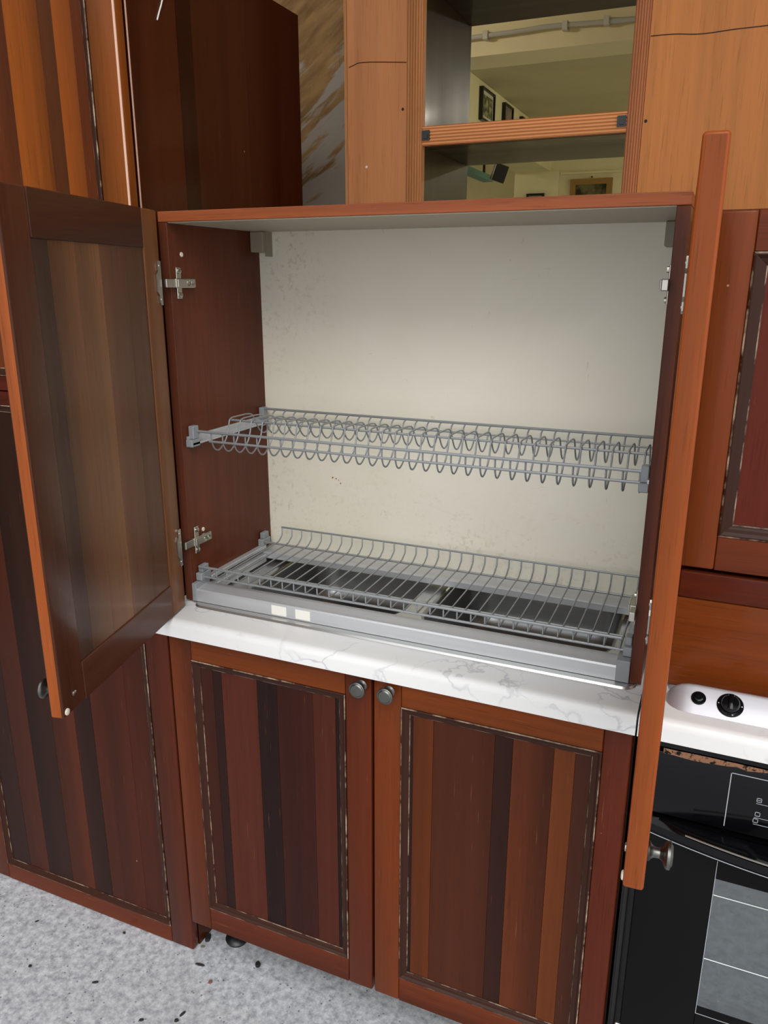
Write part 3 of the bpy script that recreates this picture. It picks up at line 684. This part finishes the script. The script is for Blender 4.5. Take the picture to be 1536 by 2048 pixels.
bm = newbm(); box(bm, 0.918, 0.940, OY - 0.002, OY + 0.006, 0.262, 0.278); bmesh.ops.recalc_face_normals(bm, faces=bm.faces); bevel_all(bm, 0.002, 1); obj('hinge_tab', bm, M['nickel'], ov)
for lx in (0.98, 1.46):
    for ly in (0.1, 0.5):
        bm = newbm(); lathe(bm, [(0, 0.026), (0.008, 0.028), (0.016, 0.015), (0.10, 0.015), (0.1105, 0.03)], (lx, ly, 0), (0, 0, 1), 16); obj('foot', bm, M['black_plastic'], ov, smooth='auto')

# ------------------------------------------------------------------ shelf unit with fluted edges, standing behind
su = thing('shelf_unit', 'tall light wooden shelf unit with fluted edges standing behind the dish cabinet', 'shelf', (0.75, 0.83, 0))
RAW = (186, 116, 74); YF = 0.66; ZTOP = 2.36
def flutes(w, n, dep=0.0048):
    p = [(0, 0.02), (0, 0.001)]
    for i in range(n):
        for k in range(1, 6): p.append((w * (i + k / 6) / n, 0.001 - 0 + dep * (1 - abs(math.sin(PI * k / 6))) ))
        p.append((w * (i + 1) / n, dep if i < n - 1 else 0.001))
    p.append((w, 0.02)); return p
def post(x0, x1, n, c):
    bm = newbm(); extrude_profile(bm, [(x0 + a, YF + b) for a, b in flutes(x1 - x0, n)], 0.0, ZTOP, 'z')
    obj('fluted_post', bm, M['raw_z'], su, c)
post(0.2405, 0.2785, 6, (204, 138, 84)); post(0.7235, 0.7545, 6, (186, 122, 80)); post(0.0865, 0.0935, 1, (204, 142, 88))
obj('front_board', bbox(0.0938, 0.2402, YF + 0.002, YF + 0.02, 0, ZTOP), M['raw_z'], su, (190, 124, 76))
obj('front_board', bbox(0.7548, 1.75, YF + 0.002, YF + 0.02, 0, ZTOP), M['raw_z'], su, (196, 124, 66))
DK = (58, 38, 27)
obj('side_panel', bbox(0.2600, 0.2780, YF + 0.0205, 1.005, 0, ZTOP), M['wood_z'], su, DK)
obj('side_panel', bbox(0.7240, 0.7420, YF + 0.0205, 1.005, 0, ZTOP), M['wood_z'], su, DK)
obj('side_panel', bbox(0.0865, 0.1045, YF + 0.0205, 1.005, 0, ZTOP), M['wood_z'], su, DK)
for z0, z1 in ((2.126, 2.168), (1.8015, 1.8410), (1.30, 1.34), (0.10, 0.14)):
    bm = newbm()
    pf = [(YF + 0.0205, z0 + 0.002)] + [(YF + b, z0 + a) for a, b in flutes(z1 - z0, 6)] + [(1.004, z1), (1.004, z0 + 0.002)]
    extrude_profile(bm, [(y, z) for y, z in pf], 0.2787, 0.7233, 'x')
    o = obj('shelf', bm, M['raw_x'], su, (222, 156, 100), mats=[M['raw_x'], M['wood_x']])
    s = obj('shelf_core', bbox(0.2787, 0.7233, YF + 0.0215, 1.0045, z0 - 0.0006, z0 + 0.0012), M['wood_x'], su, DK)
    for kx in (0.2790, 0.7045):
        bm = newbm(); box(bm, kx, kx + 0.018, YF - 0.0012, YF + 0.004, z0 + 0.010, z0 + 0.031); box(bm, kx + 0.005, kx + 0.014, YF - 0.0035, YF - 0.0012, z0 + 0.014, z0 + 0.023); obj('shelf_clip', bm, M['black_plastic'], su)
mk = plain('dark_crack', (58, 34, 24), 0.8)
for pts in ([(0.0979, 1.9756), (0.112, 1.9795), (0.1232, 1.9824), (0.1543, 1.9814), (0.2392, 1.9732)], [(0.756, 1.9711), (0.80, 1.970), (0.849, 1.9652), (0.9105, 1.9669), (0.9669, 1.9673), (1.10, 1.972)]):
    bm = newbm(); tube(bm, smooth_path([(x, YF + 0.0018, z) for x, z in pts], 4), 0.0010, 5); obj('crack', bm, mk, su)
for x, z in ((0.2313, 1.8797), (0.7605, 1.8191)):
    bm = newbm(); lathe(bm, [(0, 0.0032), (0.0005, 0.0028), (0.0006, 0)], (x, YF + 0.0018, z), (0, -1, 0), 12); obj('screw_hole', bm, M['rubber'], su)
bm = newbm(); lathe(bm, [(0, 0.003), (0.0005, 0.0028), (0.0006, 0)], (0.141, YF + 0.0018, 1.764), (0, -1, 0), 10); obj('paint_chip', bm, M['white_plastic'], su)

# ------------------------------------------------------------------ things in the room beyond
bm = newbm(); tube(bm, smooth_path([(-1.2, 2.91, 2.616), (-0.184, 2.91, 2.626), (0.05, 2.91, 2.632), (0.41, 2.91, 2.621), (1.2, 2.91, 2.626)], 6), 0.011, 10)
pp = obj('conduit_pipe', bm, plain('pale_grey_conduit', (178, 180, 172), 0.5), smooth='auto'); tag(pp, 'thin grey conduit pipe running along the yellow ceiling beam', 'pipe')
for x in (-0.26, 0.115, 0.30):
    bm = newbm(); box(bm, x - 0.012, x + 0.012, 2.8955, 2.9298, 2.608, 2.645); obj('clip', bm, plain('conduit_clip', (196, 196, 186), 0.5), pp)
def canvas(name, a, b, sc_):
    n = N(name); v = n.coord((1, 1, 1), rand=False)
    c = n.mix(n.mapr(n.noise(v, sc_, 4, 0.6), 0.42, 0.6, 0, 1), rgb(*a), rgb(*b)); n.link(c, n.p.inputs['Base Color']); n.p.inputs['Roughness'].default_value = 0.35; return n.m
BX = -0.89
def wall_picture(y0, y1, z0, z1, fw, mount, pic, label):
    t = thing('picture_frame', label, 'picture', (BX, (y0 + y1) / 2, z0), 'pictures on the yellow bulkhead')
    bm = newbm()
    for r in ((y0, y1, z0, z0 + fw), (y0, y1, z1 - fw, z1), (y0, y0 + fw, z0 + fw, z1 - fw), (y1 - fw, y1, z0 + fw, z1 - fw)): box(bm, BX + 0.0005, BX + 0.03, *r)
    obj('frame', bm, M['black_plastic'], t)
    obj('mount', bbox(BX + 0.0005, BX + 0.016, y0 + fw, y1 - fw, z0 + fw, z1 - fw), mount, t)
    k = 0.04; obj('print', bbox(BX + 0.016, BX + 0.0175, y0 + fw + k * 0.5, y1 - fw - k * 0.5, z0 + fw + k * 0.6, z1 - fw - k * 0.6), pic, t)
wall_picture(4.88, 5.21, 2.632, 2.852, 0.016, plain('mount_board', (206, 206, 186), 0.6), canvas('green_print', (62, 66, 44), (168, 172, 126), 22), 'black framed green print, nearest on the bulkhead')
wall_picture(5.50, 5.76, 2.632, 2.858, 0.014, plain('mount_mauve', (134, 118, 110), 0.6), canvas('mauve_print', (120, 104, 98), (146, 130, 122), 12), 'black framed mauve print, second on the bulkhead')
wall_picture(6.06, 6.28, 2.632, 2.852, 0.014, plain('mount_brown', (104, 82, 66), 0.6), canvas('brown_print', (88, 66, 50), (120, 96, 74), 14), 'dark framed print, farthest on the bulkhead')
def far_picture(x0, x1, z0, z1, fw, fm, pic, label, cat='painting', mount=None, y=7.4295):
    t = thing('framed_painting', label, cat, ((x0 + x1) / 2, y, z0)); bm = newbm()
    for r in ((x0, x1, z0, z0 + fw), (x0, x1, z1 - fw, z1), (x0, x0 + fw, z0 + fw, z1 - fw), (x1 - fw, x1, z0 + fw, z1 - fw)): box(bm, r[0], r[1], y - 0.035, y - 0.0003, r[2], r[3])
    obj('frame', bm, fm, t); obj('canvas', bbox(x0 + fw, x1 - fw, y - 0.022, y - 0.0003, z0 + fw, z1 - fw), pic, t)
far_picture(-0.68, -0.268, 2.02, 2.488, 0.055, plain('gilt_frame', (150, 116, 62), 0.45), canvas('dark_canvas', (30, 30, 24), (112, 108, 70), 9), 'gilt framed dark painting on the far yellow wall')
far_picture(-1.115, -0.935, 2.13, 2.366, 0.02, M['black_plastic'], plain('pink_grey_print', (156, 140, 130), 0.6), 'small dark framed print on the far column', y=7.3995)
bm = newbm(); lathe(bm, [(0, 0.008), (0.02, 0.008), (0.022, 0)], (-0.473, 7.4295, 2.503), (0, -1, 0), 10); tag(obj('wall_hook', bm, M['black_plastic'], smooth='auto'), 'small dark hook above the gilt framed painting', 'hook')
tl = obj('teal_pelmet', bbox(-1.40, -1.302, 5.2, 6.76, 2.424, 2.475, 0.002, 1), plain('teal_board', (92, 134, 128), 0.5)); tag(tl, 'teal board hanging below the ceiling in the far room', 'board')
for y in (5.3, 6.6):
    obj('hanger', bbox(-1.36, -1.34, y, y + 0.02, 2.475, 2.8955), M['black_plastic'], tl)
tv = thing('speaker_box', 'black wall speaker hanging tilted beside the teal board', 'speaker', (-1.03, 6.0, 2.30))
o = obj('speaker_body', bbox(-0.055, 0.055, -0.06, 0.06, -0.07, 0.07, 0.006, 2), M['black_plastic'], tv); o.location = (-1.03, 6.0, 2.405); o.rotation_euler = (0.15, 0.3, 0.5)
o = obj('speaker_trim', bbox(-0.059, -0.0552, -0.055, -0.03, -0.065, 0.065), M['nickel'], tv); o.location = (-1.03, 6.0, 2.405); o.rotation_euler = (0.15, 0.3, 0.5)
obj('speaker_arm', bbox(-1.04, -1.02, 5.99, 6.01, 2.46, 2.5735), M['black_plastic'], tv)
# added ceiling lamps, out of view, to brighten the far room and its beam
for i, (x, y, e) in enumerate(((2.3, 5.6, 190), (2.0, 3.9, 170), (-2.4, 6.6, 45), (-1.4, 1.95, 200))):
    nm = ['added unseen ceiling lamp in the far room at the right rear', 'added unseen ceiling lamp in the far room at the right near the beam', 'added unseen ceiling lamp in the far room behind the bulkhead', 'added unseen ceiling lamp between the back wall and the ceiling beam'][i]
    t = thing('added_ceiling_lamp', nm, 'lamp', (x, y, 2.8), 'added far room lamps')
    bm = newbm(); lathe(bm, [(0, 0.14), (0.03, 0.15), (0.05, 0.15)], (x, y, 2.8455), (0, 0, 1), 28); obj('added_lamp_base', bm, M['white_plastic'], t, smooth='auto')
    n = N('added_lamp_diffuser'); n.p.inputs['Emission Color'].default_value = (1, 0.95, 0.80, 1); n.p.inputs['Emission Strength'].default_value = e * 0.6; n.p.inputs['Base Color'].default_value = (0.9, 0.9, 0.85, 1)
    bm = newbm(); lathe(bm, [(0, 0.0), (0.01, 0.07), (0.03, 0.115), (0.06, 0.135)], (x, y, 2.785), (0, 0, 1), 28); obj('added_lamp_shade', bm, n.m, t, smooth='auto')

# ------------------------------------------------------------------ bits on the floor
def chip(x, y, L, W, H, ang, label, name='floor_chip', m=None):
    bm = newbm(); k = 7
    A = [(L * math.cos(2 * PI * i / k) * (0.7 + 0.5 * random.random()), W * math.sin(2 * PI * i / k) * (0.7 + 0.5 * random.random())) for i in range(k)]
    lo = [bm.verts.new((a, b, 0)) for a, b in A]; hi = [bm.verts.new((a * 0.8, b * 0.8, H)) for a, b in A]
    for i in range(k): bm.faces.new((lo[i], lo[(i + 1) % k], hi[(i + 1) % k], hi[i]))
    bm.faces.new(lo[::-1]); bm.faces.new(hi)
    o = obj(name, bm, m or M['chip']); o.location = (x, y, 0.0002); o.rotation_euler = (0, 0, ang)
    tag(o, label, 'debris', 'bits scattered on the floor')
chip(-0.0163, 0.0747, 0.009, 0.012, 0.006, 0.3, 'black flake on the floor beside the tall cupboard corner', m=M['rubber'])
chip(0.1349, 0.0553, 0.008, 0.009, 0.006, 0.8, 'black flake on the floor under the left base door edge', m=M['rubber'])
chip(0.0133, 0.0032, 0.013, 0.003, 0.003, 0.1, 'thin dark splinter on the floor in front of the base cabinet')
chip(-0.1741, -0.1291, 0.010, 0.003, 0.003, 0.6, 'thin dark splinter on the floor in front of the tall cupboard')
chip(0.0548, -0.1161, 0.008, 0.003, 0.004, 1.3, 'dark sliver at the bottom of the picture, farther of two')
chip(0.0520, -0.1340, 0.005, 0.004, 0.004, 0.4, 'dark crumb at the bottom of the picture, nearer of two')
chip(-0.0166, -0.1622, 0.006, 0.003, 0.003, 0.5, 'small dark crumb at the bottom edge of the picture')
chip(-0.3418, -0.1548, 0.004, 0.004, 0.003, 0.2, 'round dark crumb on the floor at the far left')
chip(-0.4311, -0.0503, 0.006, 0.002, 0.002, 0.9, 'tiny dark splinter on the floor near the left edge')
chip(-0.21, 0.0061, 0.004, 0.003, 0.003, 0.2, 'dark crumb on the floor against the tall cupboard bottom')
chip(0.0613, -0.0252, 0.006, 0.005, 0.002, 0.7, 'brownish crumb on the floor between the splinters', m=plain('brown_crumb', (120, 84, 76), 0.8))
chip(-0.0129, 0.0479, 0.006, 0.005, 0.002, 0.7, 'olive grey crumb on the floor by the tall cupboard corner', m=plain('olive_crumb', (110, 112, 92), 0.8))
